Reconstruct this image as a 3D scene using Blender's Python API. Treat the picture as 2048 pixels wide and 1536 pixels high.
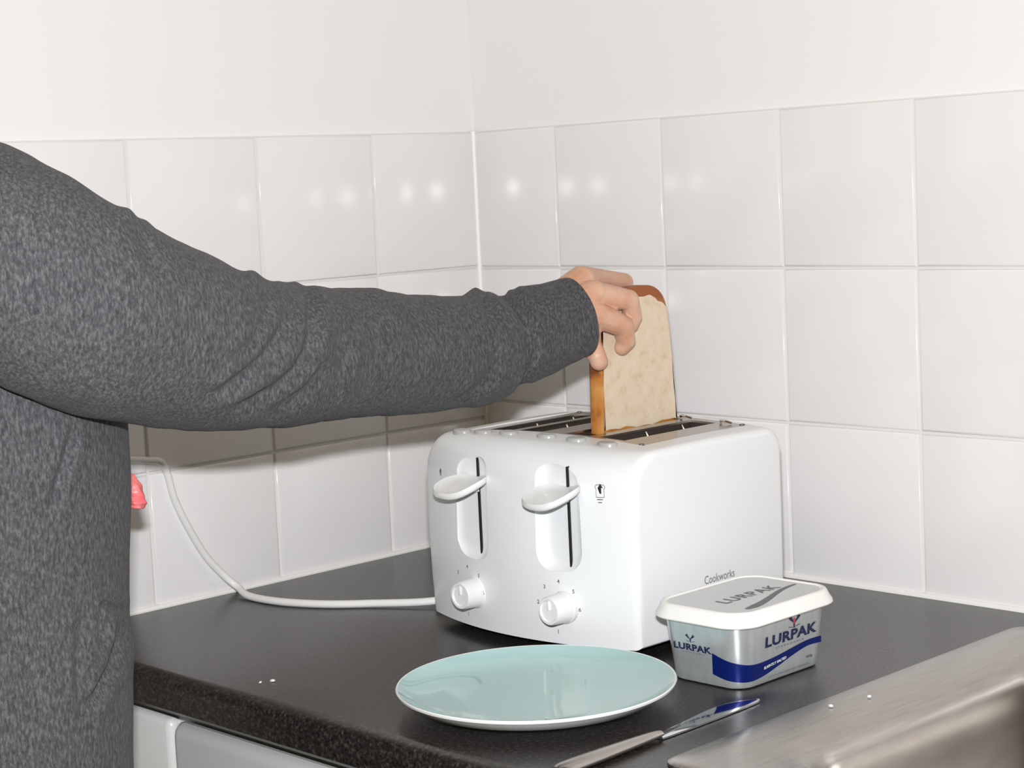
import bpy, bmesh, math, random
from mathutils import Vector, Matrix
from mathutils.noise import noise as mnoise

# ------------------------------------------------------------------ camera, world, light, exposure
scene = bpy.context.scene
for o in list(bpy.data.objects):
    bpy.data.objects.remove(o, do_unlink=True)
COL = scene.collection

F_PX = 3679.775
CAM = Vector((1.5161, -1.4190, 0.3961))
YAW, PITCH, ROLL = 0.8040, 0.1088, -0.0471
_right = Vector((math.cos(YAW), math.sin(YAW), 0))
FWD = Vector((-math.sin(YAW) * math.cos(PITCH), math.cos(YAW) * math.cos(PITCH), -math.sin(PITCH)))
_up = _right.cross(FWD)
RIGHT = math.cos(ROLL) * _right + math.sin(ROLL) * _up
UP = -math.sin(ROLL) * _right + math.cos(ROLL) * _up

cam_data = bpy.data.cameras.new('camera')
cam_data.sensor_fit = 'HORIZONTAL'
cam_data.sensor_width = 36.0
cam_data.lens = 36.0 * F_PX / 2048.0
cam_data.clip_start = 0.02
cam = bpy.data.objects.new('camera', cam_data)
COL.objects.link(cam)
cam.matrix_world = Matrix(((RIGHT.x, UP.x, -FWD.x, CAM.x), (RIGHT.y, UP.y, -FWD.y, CAM.y),
                           (RIGHT.z, UP.z, -FWD.z, CAM.z), (0, 0, 0, 1)))
scene.camera = cam

world = bpy.data.worlds.new('kitchen_ambient')
scene.world = world
world.use_nodes = True
world.node_tree.nodes['Background'].inputs[0].default_value = (1.0, 0.79, 0.36, 1)
world.node_tree.nodes['Background'].inputs[1].default_value = 0.20

# the camera's own flash, just above the lens
fl = bpy.data.lights.new('camera_flash', 'AREA')
fl.shape = 'RECTANGLE'
fl.size, fl.size_y = 0.045, 0.020
fl.energy = 26.8
fl.color = (0.965, 0.975, 1.0)
flo = bpy.data.objects.new('camera_flash', fl)
COL.objects.link(flo)
flo.matrix_world = cam.matrix_world.copy()
flo.location = CAM + UP * 0.085 - RIGHT * 0.006 + FWD * 0.02

scene.view_settings.view_transform = 'Standard'
scene.view_settings.look = 'None'
scene.view_settings.exposure = 0.0
scene.view_settings.gamma = 1.0
scene.view_settings.use_curve_mapping = False


def at(px, py, d):
    """a point of the place, from its direction and its distance along the view"""
    return CAM + d * (FWD + RIGHT * ((px - 1024) / F_PX) - UP * ((py - 768) / F_PX))


def to_px(p):
    q = p - CAM
    w = q.dot(FWD)
    return 1024 + F_PX * q.dot(RIGHT) / w, 768 - F_PX * q.dot(UP) / w


# ------------------------------------------------------------------ materials
def new_mat(name, color, rough=0.5, metal=0.0, **kw):
    m = bpy.data.materials.new(name)
    m.use_nodes = True
    b = m.node_tree.nodes['Principled BSDF']
    b.inputs['Base Color'].default_value = (*color, 1)
    b.inputs['Roughness'].default_value = rough
    b.inputs['Metallic'].default_value = metal
    for k, v in kw.items():
        b.inputs[k.replace('_', ' ')].default_value = v
    return m


def nd(m, t, **kw):
    n = m.node_tree.nodes.new(t)
    for k, v in kw.items():
        setattr(n, k, v)
    return n


def lk(m, a, b):
    m.node_tree.links.new(a, b)


def bsdf(m):
    return m.node_tree.nodes['Principled BSDF']


def noise_color(m, stops, scale, detail=3, stretch=(1, 1, 1), rough=0.5):
    tc = nd(m, 'ShaderNodeTexCoord')
    mp = nd(m, 'ShaderNodeMapping')
    mp.inputs['Scale'].default_value = stretch
    nz = nd(m, 'ShaderNodeTexNoise')
    nz.inputs['Scale'].default_value = scale
    nz.inputs['Detail'].default_value = detail
    nz.inputs['Roughness'].default_value = rough
    rp = nd(m, 'ShaderNodeValToRGB')
    el = rp.color_ramp.elements
    while len(el) < len(stops):
        el.new(0.5)
    for e, (p, c) in zip(el, stops):
        e.position = p
        e.color = (*c, 1)
    lk(m, tc.outputs['Object'], mp.inputs['Vector'])
    lk(m, mp.outputs['Vector'], nz.inputs['Vector'])
    lk(m, nz.outputs['Fac'], rp.inputs['Fac'])
    lk(m, rp.outputs['Color'], bsdf(m).inputs['Base Color'])
    return nz, rp, mp


def bump(m, src, strength, dist):
    b = nd(m, 'ShaderNodeBump')
    b.inputs['Strength'].default_value = strength
    b.inputs['Distance'].default_value = dist
    lk(m, src, b.inputs['Height'])
    lk(m, b.outputs['Normal'], bsdf(m).inputs['Normal'])


M = {}
M['tile'] = new_mat('white_glazed_tile', (0.80, 0.785, 0.785), 0.16)
nz, rp, mp = noise_color(M['tile'], [(0.3, (0.80, 0.772, 0.775)), (0.7, (0.815, 0.81, 0.81))], 7, 2)
bump(M['tile'], nz.outputs['Fac'], 0.25, 0.004)
M['grout'] = new_mat('pale_grout', (0.70, 0.685, 0.665), 0.85)
M['paint'] = new_mat('white_wall_paint', (0.84, 0.835, 0.83), 0.7)
M['sealant'] = new_mat('white_silicone_sealant', (0.84, 0.83, 0.80), 0.45)
M['floor'] = new_mat('floor_vinyl', (0.35, 0.31, 0.27), 0.5)
noise_color(M['floor'], [(0.3, (0.30, 0.26, 0.22)), (0.7, (0.40, 0.36, 0.31))], 9, 4)

M['counter'] = new_mat('dark_speckled_laminate', (0.11, 0.10, 0.095), 0.30)
nz, rp, mp = noise_color(M['counter'], [(0.36, (0.005, 0.004, 0.0035)), (0.54, (0.020, 0.017, 0.016)), (0.72, (0.085, 0.074, 0.069))], 330, 3, (1, 1, 1), 0.7)
bump(M['counter'], nz.outputs['Fac'], 0.12, 0.0006)

bsdf(M['counter']).inputs['Specular IOR Level'].default_value = 0.86
M['steel'] = new_mat('brushed_steel', (0.58, 0.545, 0.51), 0.27, 1.0)
nz, rp, mp = noise_color(M['steel'], [(0.3, (0.41, 0.38, 0.355)), (0.7, (0.49, 0.46, 0.43))], 60, 4, (8, 0.4, 1))
bump(M['steel'], nz.outputs['Fac'], 0.1, 0.0005)
M['blade'] = new_mat('polished_steel_blade', (0.72, 0.72, 0.73), 0.07, 1.0)
M['plate_metal'] = new_mat('toaster_top_metal', (0.47, 0.43, 0.39), 0.28, 1.0)
M['char'] = new_mat('browned_toaster_interior', (0.05, 0.037, 0.03), 0.6, 0.3)
M['wire'] = new_mat('guide_wire', (0.45, 0.38, 0.33), 0.35, 1.0)

M['plastic'] = new_mat('white_toaster_plastic', (0.79, 0.80, 0.815), 0.22)
M['lever'] = new_mat('white_lever_plastic', (0.80, 0.80, 0.80), 0.3)
M['button'] = new_mat('grey_white_button', (0.40, 0.40, 0.385), 0.3)
M['black'] = new_mat('gap_shade_black', (0.012, 0.012, 0.014), 0.5)
M['ink'] = new_mat('grey_print', (0.16, 0.16, 0.17), 0.5)
M['ink_dark'] = new_mat('black_print', (0.02, 0.02, 0.022), 0.5)
M['rubber'] = new_mat('dark_rubber', (0.03, 0.03, 0.03), 0.7)
M['cable'] = new_mat('white_cable_sheath', (0.80, 0.79, 0.775), 0.4)

M['silver'] = new_mat('silver_tub_film', (0.66, 0.70, 0.715), 0.30, 0.65)
nz, rp, mp = noise_color(M['silver'], [(0.3, (0.62, 0.665, 0.68)), (0.7, (0.71, 0.74, 0.75))], 220, 3, (1, 1, 0.15))
M['lid'] = new_mat('white_lid_plastic', (0.86, 0.85, 0.83), 0.35)
M['lid_label'] = new_mat('silver_lid_label', (0.62, 0.63, 0.64), 0.38, 0.3)
M['blue'] = new_mat('blue_ribbon_print', (0.006, 0.018, 0.17), 0.3, 0.4)
M['navy'] = new_mat('navy_lettering', (0.012, 0.018, 0.065), 0.4)
M['darkgrey'] = new_mat('dark_grey_print', (0.075, 0.075, 0.085), 0.4)
M['red'] = new_mat('red_emblem_print', (0.55, 0.04, 0.05), 0.4)
M['white_print'] = new_mat('white_print', (0.85, 0.85, 0.85), 0.4)

M['aqua'] = new_mat('pale_aqua_glaze', (0.40, 0.58, 0.575), 0.07)
M['plate_white'] = new_mat('white_plate_glaze', (0.82, 0.82, 0.81), 0.12)

M['crumb'] = new_mat('white_bread_crumb', (0.72, 0.56, 0.38), 0.9)
nz, rp, mp = noise_color(M['crumb'], [(0.28, (0.64, 0.485, 0.32)), (0.45, (0.75, 0.61, 0.45)), (0.75, (0.80, 0.68, 0.53))], 95, 6, (1, 1, 1), 0.65)
nz2 = nd(M['crumb'], 'ShaderNodeTexNoise')
nz2.inputs['Scale'].default_value = 330
bump(M['crumb'], nz2.outputs['Fac'], 0.6, 0.001)
M['crust'] = new_mat('baked_crust', (0.50, 0.20, 0.045), 0.55)
nz, rp, mp = noise_color(M['crust'], [(0.32, (0.20, 0.050, 0.010)), (0.47, (0.50, 0.185, 0.035)), (0.7, (0.62, 0.30, 0.085))], 42, 3)
# the loaf's top is baked darker than its sides
_m = M['crust']
_tc = nd(_m, 'ShaderNodeTexCoord')
_sx = nd(_m, 'ShaderNodeSeparateXYZ')
_mr = nd(_m, 'ShaderNodeMapRange')
_mr.inputs['From Min'].default_value = 0.098
_mr.inputs['From Max'].default_value = 0.116
_mx = nd(_m, 'ShaderNodeMix', data_type='RGBA')
_mx.inputs[7].default_value = (0.27, 0.078, 0.014, 1)
lk(_m, _tc.outputs['Object'], _sx.inputs[0])
lk(_m, _sx.outputs['Z'], _mr.inputs['Value'])
lk(_m, _mr.outputs['Result'], _mx.inputs[0])
lk(_m, rp.outputs['Color'], _mx.inputs[6])
lk(_m, _mx.outputs[2], bsdf(_m).inputs['Base Color'])

M['skin'] = new_mat('skin', (0.62, 0.34, 0.235), 0.48, Subsurface_Weight=0.12)
nz, rp, mp = noise_color(M['skin'], [(0.3, (0.54, 0.255, 0.155)), (0.65, (0.63, 0.40, 0.285))], 38, 3)
bsdf(M['skin']).inputs['Subsurface Radius'].default_value = (0.006, 0.002, 0.001)
nz2 = nd(M['skin'], 'ShaderNodeTexNoise')
nz2.inputs['Scale'].default_value = 520
bump(M['skin'], nz2.outputs['Fac'], 0.15, 0.0006)


def fabric(name, k):
    m = new_mat(name, (0.1, 0.1, 0.11), 0.95)
    bsdf(m).inputs['Sheen Weight'].default_value = 0.03
    bsdf(m).inputs['Sheen Roughness'].default_value = 0.5
    nz, rp, mp = noise_color(m, [(0.34, (0.060 * k, 0.058 * k, 0.068 * k)), (0.50, (0.135 * k, 0.132 * k, 0.145 * k)), (0.70, (0.30 * k, 0.293 * k, 0.312 * k))],
                             520, 4, (1, 1, 0.38), 0.72)
    bump(m, nz.outputs['Fac'], 0.35, 0.0012)
    return m


M['sweater'] = fabric('heather_grey_jersey', 0.43)
M['cuff'] = fabric('heather_grey_rib', 0.41)
M['trouser'] = new_mat('dark_trouser_cloth', (0.03, 0.032, 0.04), 0.9)
noise_color(M['trouser'], [(0.3, (0.025, 0.026, 0.032)), (0.7, (0.04, 0.042, 0.05))], 200, 3)
M['hair'] = new_mat('brown_hair', (0.06, 0.035, 0.02), 0.5)
noise_color(M['hair'], [(0.3, (0.04, 0.022, 0.012)), (0.7, (0.09, 0.052, 0.03))], 90, 3, (4, 4, 0.4))
M['eye'] = new_mat('eye_white', (0.75, 0.74, 0.72), 0.2)
M['iris'] = new_mat('iris', (0.06, 0.04, 0.025), 0.2)
M['shoe'] = new_mat('dark_shoe', (0.02, 0.02, 0.022), 0.5)
M['coral'] = new_mat('coral_pink_rubber', (0.85, 0.12, 0.135), 0.4)
noise_color(M['coral'], [(0.3, (0.80, 0.13, 0.145)), (0.7, (0.88, 0.24, 0.24))], 80, 2)
M['appliance'] = new_mat('white_enamel', (0.70, 0.69, 0.67), 0.3)
M['fascia'] = new_mat('pale_grey_fascia', (0.55, 0.57, 0.55), 0.35)
M['glass_dark'] = new_mat('dark_door_glass', (0.02, 0.022, 0.025), 0.08)
M['socket'] = new_mat('white_socket_plastic', (0.78, 0.78, 0.76), 0.3)


# ------------------------------------------------------------------ mesh helpers
def link(name, me, mat=None, parent=None, smooth=False):
    o = bpy.data.objects.new(name, me)
    COL.objects.link(o)
    if mat is not None and len(me.materials) == 0:
        me.materials.append(M[mat] if isinstance(mat, str) else mat)
    if parent is not None:
        o.parent = parent
    if smooth:
        for p in me.polygons:
            p.use_smooth = True
    return o


def obj_bm(name, bm, mat, parent=None, smooth=False, recalc=True):
    if recalc:
        bmesh.ops.recalc_face_normals(bm, faces=bm.faces)
    me = bpy.data.meshes.new(name)
    bm.to_mesh(me)
    bm.free()
    return link(name, me, mat, parent, smooth)


def autosmooth(o, deg=35):
    me = o.data
    for p in me.polygons:
        p.use_smooth = True
    me.set_sharp_from_angle(angle=math.radians(deg))
    return o


def tag(o, label=None, cat=None, group=None, kind=None):
    if label:
        o['label'] = label
    if cat:
        o['category'] = cat
    if group:
        o['group'] = group
    if kind:
        o['kind'] = kind
    return o


def empty(name, loc):
    o = bpy.data.objects.new(name, None)
    COL.objects.link(o)
    o.location = loc
    o.empty_display_size = 0.02
    return o


def part(name, bm, mat, root, deg=35, label=None):
    """mesh in world coordinates -> child of root"""
    o = obj_bm(name, bm, mat)
    autosmooth(o, deg)
    adopt(o, root)
    if label:
        o['label'] = label
    return o


def adopt(o, root):
    """parent with the mesh data kept in place; works for parts and sub-parts"""
    off = Vector((0, 0, 0))
    r = root
    while r is not None:
        off += r.location
        r = r.parent
    o.data.transform(Matrix.Translation(-off))
    o.parent = root


def add_box(bm, lo, hi, bev=0.0, seg=2):
    lo, hi = Vector(lo), Vector(hi)
    c = (lo + hi) / 2
    r = bmesh.ops.create_cube(bm, size=1.0)
    vs = r['verts']
    for v in vs:
        v.co = Vector((v.co.x * (hi.x - lo.x), v.co.y * (hi.y - lo.y), v.co.z * (hi.z - lo.z))) + c
    if bev > 0:
        es = list({e for v in vs for e in v.link_edges})
        bmesh.ops.bevel(bm, geom=es, offset=bev, segments=seg, profile=0.5, affect='EDGES')
    return bm


def box_bm(lo, hi, bev=0.0, seg=2):
    return add_box(bmesh.new(), lo, hi, bev, seg)


def add_rings(bm, rings, cap0=True, cap1=True):
    """loft closed rings of points"""
    vr = [[bm.verts.new(p) for p in r] for r in rings]
    n = len(vr[0])
    for a, b in zip(vr[:-1], vr[1:]):
        for i in range(n):
            j = (i + 1) % n
            bm.faces.new((a[i], a[j], b[j], b[i]))
    if cap0:
        bm.faces.new(vr[0][::-1])
    if cap1:
        bm.faces.new(vr[-1])
    return bm


def rrect(cx, cy, w, d, r, z, n=8):
    """rounded rectangle ring, counter-clockwise from the +X,-Y corner"""
    pts = []
    for (sx, sy, a0) in ((1, -1, -90), (1, 1, 0), (-1, 1, 90), (-1, -1, 180)):
        ox, oy = cx + sx * (w / 2 - r), cy + sy * (d / 2 - r)
        for k in range(n + 1):
            a = math.radians(a0 + 90 * k / n)
            pts.append(Vector((ox + r * math.cos(a), oy + r * math.sin(a), z)))
    return pts


def lathe(bm, prof, center, axis='Z', n=64, cap=True):
    rings = []
    for r, h in prof:
        ring = []
        for i in range(n):
            a = 2 * math.pi * i / n
            if axis == 'Z':
                p = Vector((r * math.cos(a), r * math.sin(a), h))
            else:  # along -Y
                p = Vector((r * math.cos(a), -h, r * math.sin(a)))
            ring.append(p + Vector(center))
        rings.append(ring)
    return add_rings(bm, rings, cap, cap)


def frames(path):
    out = []
    n = len(path)
    prev = None
    for i in range(n):
        t = (path[min(i + 1, n - 1)] - path[max(i - 1, 0)]).normalized()
        if prev is None:
            u = t.orthogonal().normalized()
        else:
            u = (prev - t * prev.dot(t)).normalized()
        prev = u
        out.append((t, u, t.cross(u)))
    return out


def add_tube(bm, path, rad, n=12, cap=True):
    path = [Vector(p) for p in path]
    fr = frames(path)
    rings = []
    for i, p in enumerate(path):
        r = rad[i] if isinstance(rad, (list, tuple)) else rad
        rings.append([p + r * (fr[i][1] * math.cos(2 * math.pi * k / n) + fr[i][2] * math.sin(2 * math.pi * k / n)) for k in range(n)])
    return add_rings(bm, rings, cap, cap)


def catmull(pts, per=10):
    """pts: tuples of floats"""
    P = [tuple(p) for p in pts]
    P = [P[0]] + P + [P[-1]]
    out = []
    for i in range(1, len(P) - 2):
        for k in range(per):
            t = k / per
            out.append(tuple(0.5 * ((2 * b) + (-a + c) * t + (2 * a - 5 * b + 4 * c - d) * t * t + (-a + 3 * b - 3 * c + d) * t ** 3)
                             for a, b, c, d in zip(P[i - 1], P[i], P[i + 1], P[i + 2])))
    out.append(P[-2])
    return out


def text_bm(body, size, extrude=0.0, space=1.0, bold=0.0):
    cu = bpy.data.curves.new('lettering', 'FONT')
    cu.body = body
    cu.size = size
    cu.space_character = space
    cu.offset = bold
    cu.extrude = extrude
    cu.align_x = 'CENTER'
    cu.resolution_u = 3
    o = bpy.data.objects.new('lettering', cu)
    COL.objects.link(o)
    dg = bpy.context.evaluated_depsgraph_get()
    me = bpy.data.meshes.new_from_object(o.evaluated_get(dg))
    bpy.data.objects.remove(o, do_unlink=True)
    bpy.data.curves.remove(cu)
    bm = bmesh.new()
    bm.from_mesh(me)
    bpy.data.meshes.remove(me)
    return bm


def place2d(bm, origin, rx, uy, width=None, height=None):
    """lay a flat mesh (local xy) on a surface: rx = reading direction, uy = up"""
    rx, uy = Vector(rx).normalized(), Vector(uy).normalized()
    nrm = rx.cross(uy)
    xs = [v.co.x for v in bm.verts]
    ys = [v.co.y for v in bm.verts]
    sx = sy = 1.0
    if width:
        sx = width / (max(xs) - min(xs))
    if height:
        sy = height / (max(ys) - min(ys))
    mx, my = (max(xs) + min(xs)) / 2, (max(ys) + min(ys)) / 2
    for v in bm.verts:
        c = v.co.copy()
        v.co = Vector(origin) + rx * ((c.x - mx) * sx) + uy * ((c.y - my) * sy) + nrm * c.z
    return bm


def apply_mods(o):
    dg = bpy.context.evaluated_depsgraph_get()
    me = bpy.data.meshes.new_from_object(o.evaluated_get(dg), depsgraph=dg)
    old = o.data
    o.modifiers.clear()
    o.data = me
    if old.users == 0:
        bpy.data.meshes.remove(old)
    return o


def cut(o, bms):
    cs = []
    for bm in bms:
        c = obj_bm('cutter', bm, None)
        cs.append(c)
        md = o.modifiers.new('cut', 'BOOLEAN')
        md.operation = 'DIFFERENCE'
        md.solver = 'EXACT'
        md.object = c
    bpy.context.view_layer.update()
    apply_mods(o)
    for c in cs:
        me = c.data
        bpy.data.objects.remove(c, do_unlink=True)
        bpy.data.meshes.remove(me)
    return o


# ------------------------------------------------------------------ the setting
FLOOR_Z, TOP_Z = -0.905, 1.50
tag(obj_bm('floor', box_bm((-0.1, -3.0, FLOOR_Z - 0.05), (3.2, 0.1, FLOOR_Z)), 'floor'), 'brown vinyl kitchen floor below the counter', 'floor', kind='structure')
wall_left = tag(obj_bm('wall_left', box_bm((-0.101, -3.0, FLOOR_Z), (-0.002, 0.002, TOP_Z)), 'paint'),
                'white wall with tiled splashback behind the person and toaster cable', 'wall', kind='structure')
wall_back = tag(obj_bm('wall_back', box_bm((-0.101, 0.002, FLOOR_Z), (3.2, 0.1, TOP_Z)), 'paint'),
                'white wall with tiled splashback behind toaster and sink', 'wall', kind='structure')
TILE_TOP = 0.455
obj_bm('grout', box_bm((-0.003, -1.85, 0.0), (0.0, 0.0, TILE_TOP)), 'grout', wall_left)
obj_bm('grout', box_bm((0.0, 0.0, 0.0), (1.95, 0.003, TILE_TOP)), 'grout', wall_back)

_tile_cache = {}


def tile_mesh(w, h):
    key = (round(w, 4), round(h, 4))
    if key not in _tile_cache:
        # local: width along x, height along z, face towards -y
        g, t, b = 0.0013, 0.0026, 0.0022
        bm = bmesh.new()
        rings = []
        for (ins, y) in ((g, 0.001), (g, -t * 0.45), (g + b * 0.35, -t * 0.85), (g + b, -t)):
            rings.append([Vector((ins, y, ins)), Vector((w - ins, y, ins)), Vector((w - ins, y, h - ins)), Vector((ins, y, h - ins))])
        add_rings(bm, rings, False, True)
        bmesh.ops.recalc_face_normals(bm, faces=bm.faces)
        me = bpy.data.meshes.new('tile')
        bm.to_mesh(me)
        bm.free()
        me.materials.append(M['tile'])
        for p in me.polygons:
            p.use_smooth = True
        me.set_sharp_from_angle(angle=math.radians(60))
        _tile_cache[key] = me
    return _tile_cache[key]


rnd = random.Random(4)
lefts = [0.0, -0.1511] + [-0.1511 - 0.1514 * k for k in range(1, 12)]
rows_l = [0.0, 0.1335, 0.3044, TILE_TOP]
backs = [0.0] + [0.1277 + 0.15 * k for k in range(0, 13)]
rows_b = [0.0, 0.153, 0.303, TILE_TOP]
for a, b in zip(lefts[:-1], lefts[1:]):
    for z0, z1 in zip(rows_l[:-1], rows_l[1:]):
        o = link('tile', tile_mesh(a - b, z1 - z0), None, wall_left)
        o.location = (rnd.uniform(-0.0003, 0.0003), b, z0)
        o.rotation_euler = (rnd.uniform(-1, 1) * 0.002, rnd.uniform(-1, 1) * 0.002, math.pi / 2)
for a, b in zip(backs[:-1], backs[1:]):
    for z0, z1 in zip(rows_b[:-1], rows_b[1:]):
        o = link('tile', tile_mesh(b - a, z1 - z0), None, wall_back)
        o.location = (a, rnd.uniform(-0.0003, 0.0003), z0)
        o.rotation_euler = (rnd.uniform(-1, 1) * 0.002, 0, rnd.uniform(-1, 1) * 0.002)


def bead(name, path, r, label):
    bm = add_tube(bmesh.new(), path, r, 10)
    o = obj_bm(name, bm, 'sealant')
    autosmooth(o)
    tag(o, label, 'sealant', kind='structure')


bead('trim_1', [(0.002, -0.002, 0.0), (0.002, -0.002, TILE_TOP)], 0.0042, 'white sealant bead up the corner between the tiled walls')
bead('trim_2', [(0.0025, 0, 0.001), (0.0025, -0.595, 0.001)], 0.0035, 'white sealant bead where counter meets left tiled wall')
bead('trim_3', [(0, -0.0025, 0.001), (1.9, -0.0025, 0.001)], 0.0035, 'white sealant bead where counter meets back tiled wall')

# ------------------------------------------------------------------ worktop with a cut-out for the sink
CT, CF, CE = 0.033, -0.592, 1.90
prof = [(0.0, 0.0)]
R_E = 0.013
for k in range(9):
    a = math.radians(90 + 90 * k / 8)
    prof.append((CF + R_E + R_E * math.cos(a), -R_E + R_E * math.sin(a)))
prof += [(CF + 0.0, -CT + 0.004), (CF + 0.004, -CT), (0.0, -CT)]
bm = add_rings(bmesh.new(), [[Vector((x, y, z)) for y, z in prof] for x in (0.001, CE)])
counter = obj_bm('worktop', bm, 'counter')
SX0, SX1, SY0, SY1 = 0.745, 1.245, -0.485, -0.085
cut(counter, [box_bm((SX0, SY0, -0.1), (SX1, SY1, 0.1))])
autosmooth(counter, 40)
tag(counter, 'dark grey speckled laminate worktop running under the toaster', 'worktop')

# ------------------------------------------------------------------ sink
root = empty('sink', (1.0, -0.285, 0.0))
scx, scy = 0.9965, -0.285


def sring(w, d, r, z):
    return rrect(scx, scy, w, d, r, z, 8)


bm = bmesh.new()
spec = [(0.583, 0.466, 0.016, 0.0004), (0.5825, 0.4655, 0.016, 0.0022), (0.577, 0.46, 0.014, 0.0032), (0.545, 0.43, 0.03, 0.0030), (0.50, 0.39, 0.045, 0.0022),
        (0.470, 0.365, 0.05, 0.0010), (0.455, 0.352, 0.052, -0.004), (0.445, 0.343, 0.052, -0.014), (0.438, 0.337, 0.052, -0.04),
        (0.425, 0.325, 0.055, -0.135), (0.41, 0.31, 0.055, -0.152), (0.36, 0.26, 0.05, -0.160), (0.12, 0.12, 0.05, -0.163)]
add_rings(bm, [sring(*s) for s in spec], False, True)
part('basin', bm, 'steel', root, 50)
bm = lathe(bmesh.new(), [(0.045, 0.0), (0.045, 0.002), (0.038, 0.003), (0.032, 0.0), (0.0005, -0.001)], (scx, scy, -0.1625), n=32, cap=False)
part('drain', bm, 'blade', root)
tag(root, 'stainless steel sink with wide flat rim set into the worktop', 'sink')

# ------------------------------------------------------------------ appliance below the worktop
root = empty('washing_machine', (0.32, -0.29, FLOOR_Z))
WX0, WX1, WF, WT = 0.025, 0.62, -0.558, -0.046
part('body', box_bm((WX0, WF, FLOOR_Z + 0.012), (WX1, -0.03, WT), 0.006), 'appliance', root)
fa = part('fascia', box_bm((0.195, WF - 0.016, WT - 0.115), (WX1 - 0.002, WF + 0.004, WT - 0.003), 0.012, 4), 'fascia', root, label='pale grey control panel')
dr = part('detergent_drawer', box_bm((WX0 + 0.004, WF - 0.012, WT - 0.115), (0.190, WF + 0.004, WT - 0.003), 0.007, 3), 'appliance', root)
part('drawer_handle', box_bm((WX0 + 0.04, WF - 0.016, WT - 0.10), (0.15, WF - 0.010, WT - 0.075), 0.003), 'fascia', dr)
kb = part('dial', lathe(bmesh.new(), [(0.026, 0.0), (0.026, 0.012), (0.022, 0.018), (0.001, 0.018)], (0.50, WF - 0.015, WT - 0.058), 'Y', 32), 'appliance', root)
dc = (0.322, WF, -0.45)
dor = part('door', lathe(bmesh.new(), [(0.185, 0.0), (0.185, 0.012), (0.165, 0.030), (0.135, 0.034), (0.130, 0.024)], dc, 'Y', 48, False), 'appliance', root)
part('door_glass', lathe(bmesh.new(), [(0.132, 0.024), (0.10, 0.018), (0.04, 0.014), (0.001, 0.014)], dc, 'Y', 48, False), 'glass_dark', dor)
for fx in (WX0 + 0.05, WX1 - 0.05):
    for fy in (-0.51, -0.08):
        part('foot', lathe(bmesh.new(), [(0.02, 0.0), (0.02, 0.014)], (fx, fy, FLOOR_Z), n=16), 'rubber', root)
tag(root, 'white washing machine with grey control panel tucked under worktop', 'appliance')

root = empty('sink_cabinet', (1.26, -0.29, FLOOR_Z))
part('body', box_bm((0.635, -0.54, FLOOR_Z + 0.10), (1.89, -0.53, -CT - 0.001)), 'appliance', root)
part('plinth', box_bm((0.635, -0.50, FLOOR_Z), (1.89, -0.48, FLOOR_Z + 0.10)), 'appliance', root)
for x in (0.635, 1.872):
    part('side_panel', box_bm((x, -0.53, FLOOR_Z + 0.0), (x + 0.018, -0.02, -CT - 0.001)), 'appliance', root)
for x0, x1, hx in ((0.637, 1.26, 1.21), (1.264, 1.888, 1.31)):
    d_ = part('door', box_bm((x0, -0.56, FLOOR_Z + 0.11), (x1, -0.541, -CT - 0.006), 0.002), 'appliance', root)
    part('handle', add_tube(bmesh.new(), [(hx, -0.56, -0.30), (hx, -0.585, -0.30), (hx, -0.585, -0.16), (hx, -0.56, -0.16)], 0.005, 10), 'steel', d_)
tag(root, 'white two door base cabinet under the sink', 'cabinet')

# ------------------------------------------------------------------ toaster
TXC, THW = 0.39075, 0.12825
TZ0 = 0.009


def t_front(x):
    u = (x - TXC) / THW
    return -0.3255 - 0.026 * (1 - u * u)


def t_back(x):
    u = (x - TXC) / THW
    return -0.1300 + 0.008 * (1 - u * u)


def t_top(x):
    u = (x - TXC) / THW
    return 0.1715 + 0.005 * (1 - u * u)


def t_profile(x, inset):
    yf, yb, zt = t_front(x), t_back(x), t_top(x)
    rf, rb = 0.030, 0.020
    pts = [(yf + 0.0015, TZ0), (yf - 0.0008, 0.045), (yf - 0.0018, 0.09), (yf - 0.001, 0.125)]
    for k in range(13):
        a = math.radians(180 - 90 * k / 12)
        pts.append((yf + rf + rf * math.cos(a), zt - rf + rf * math.sin(a)))
    for k in range(1, 5):
        t = k / 5
        pts.append((yf + rf + (yb - rb - yf - rf) * t, zt + 0.001 * math.sin(math.pi * t)))
    for k in range(11):
        a = math.radians(90 - 90 * k / 10)
        pts.append((yb - rb + rb * math.cos(a), zt - rb + rb * math.sin(a)))
    pts += [(yb, 0.09), (yb - 0.001, TZ0)]
    cy, cz = (yf + yb) / 2, (zt + TZ0) / 2
    hy, hz = (yb - yf) / 2, (zt - TZ0) / 2
    return [Vector((x, cy + (y - cy) * (1 - inset / hy), cz + (z - cz) * (1 - inset / hz))) for y, z in pts]


root = empty('toaster', (TXC, -0.228, 0.0))
rb_ = 0.006
xs = []
for k in range(7):
    a = math.radians(90 * k / 6)
    xs.append((TXC - THW + rb_ * (1 - math.sin(a)) if False else TXC - THW + rb_ - rb_ * math.cos(a), rb_ - rb_ * math.sin(a)))
for k in range(1, 40):
    xs.append((TXC - THW + rb_ + (2 * THW - 2 * rb_) * k / 40, 0.0))
for k in range(7):
    a = math.radians(90 * k / 6)
    xs.append((TXC + THW - rb_ + rb_ * math.sin(a), rb_ - rb_ * math.cos(a)))
bm = add_rings(bmesh.new(), [t_profile(x, i) for x, i in xs])
body = obj_bm('body', bm, 'plastic')

PX0, PX1, PY0, PY1 = 0.285, 0.4965, -0.2885, -0.1465
cutters = [box_bm((PX0, PY0, 0.06), (PX1, PY1, 0.25))]
# lever channels, scooped into the front, with the long narrow gap the lever rides in
CH = [(0.3225, 0.3690, 0.3525), (0.4290, 0.4755, 0.4585)]


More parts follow.
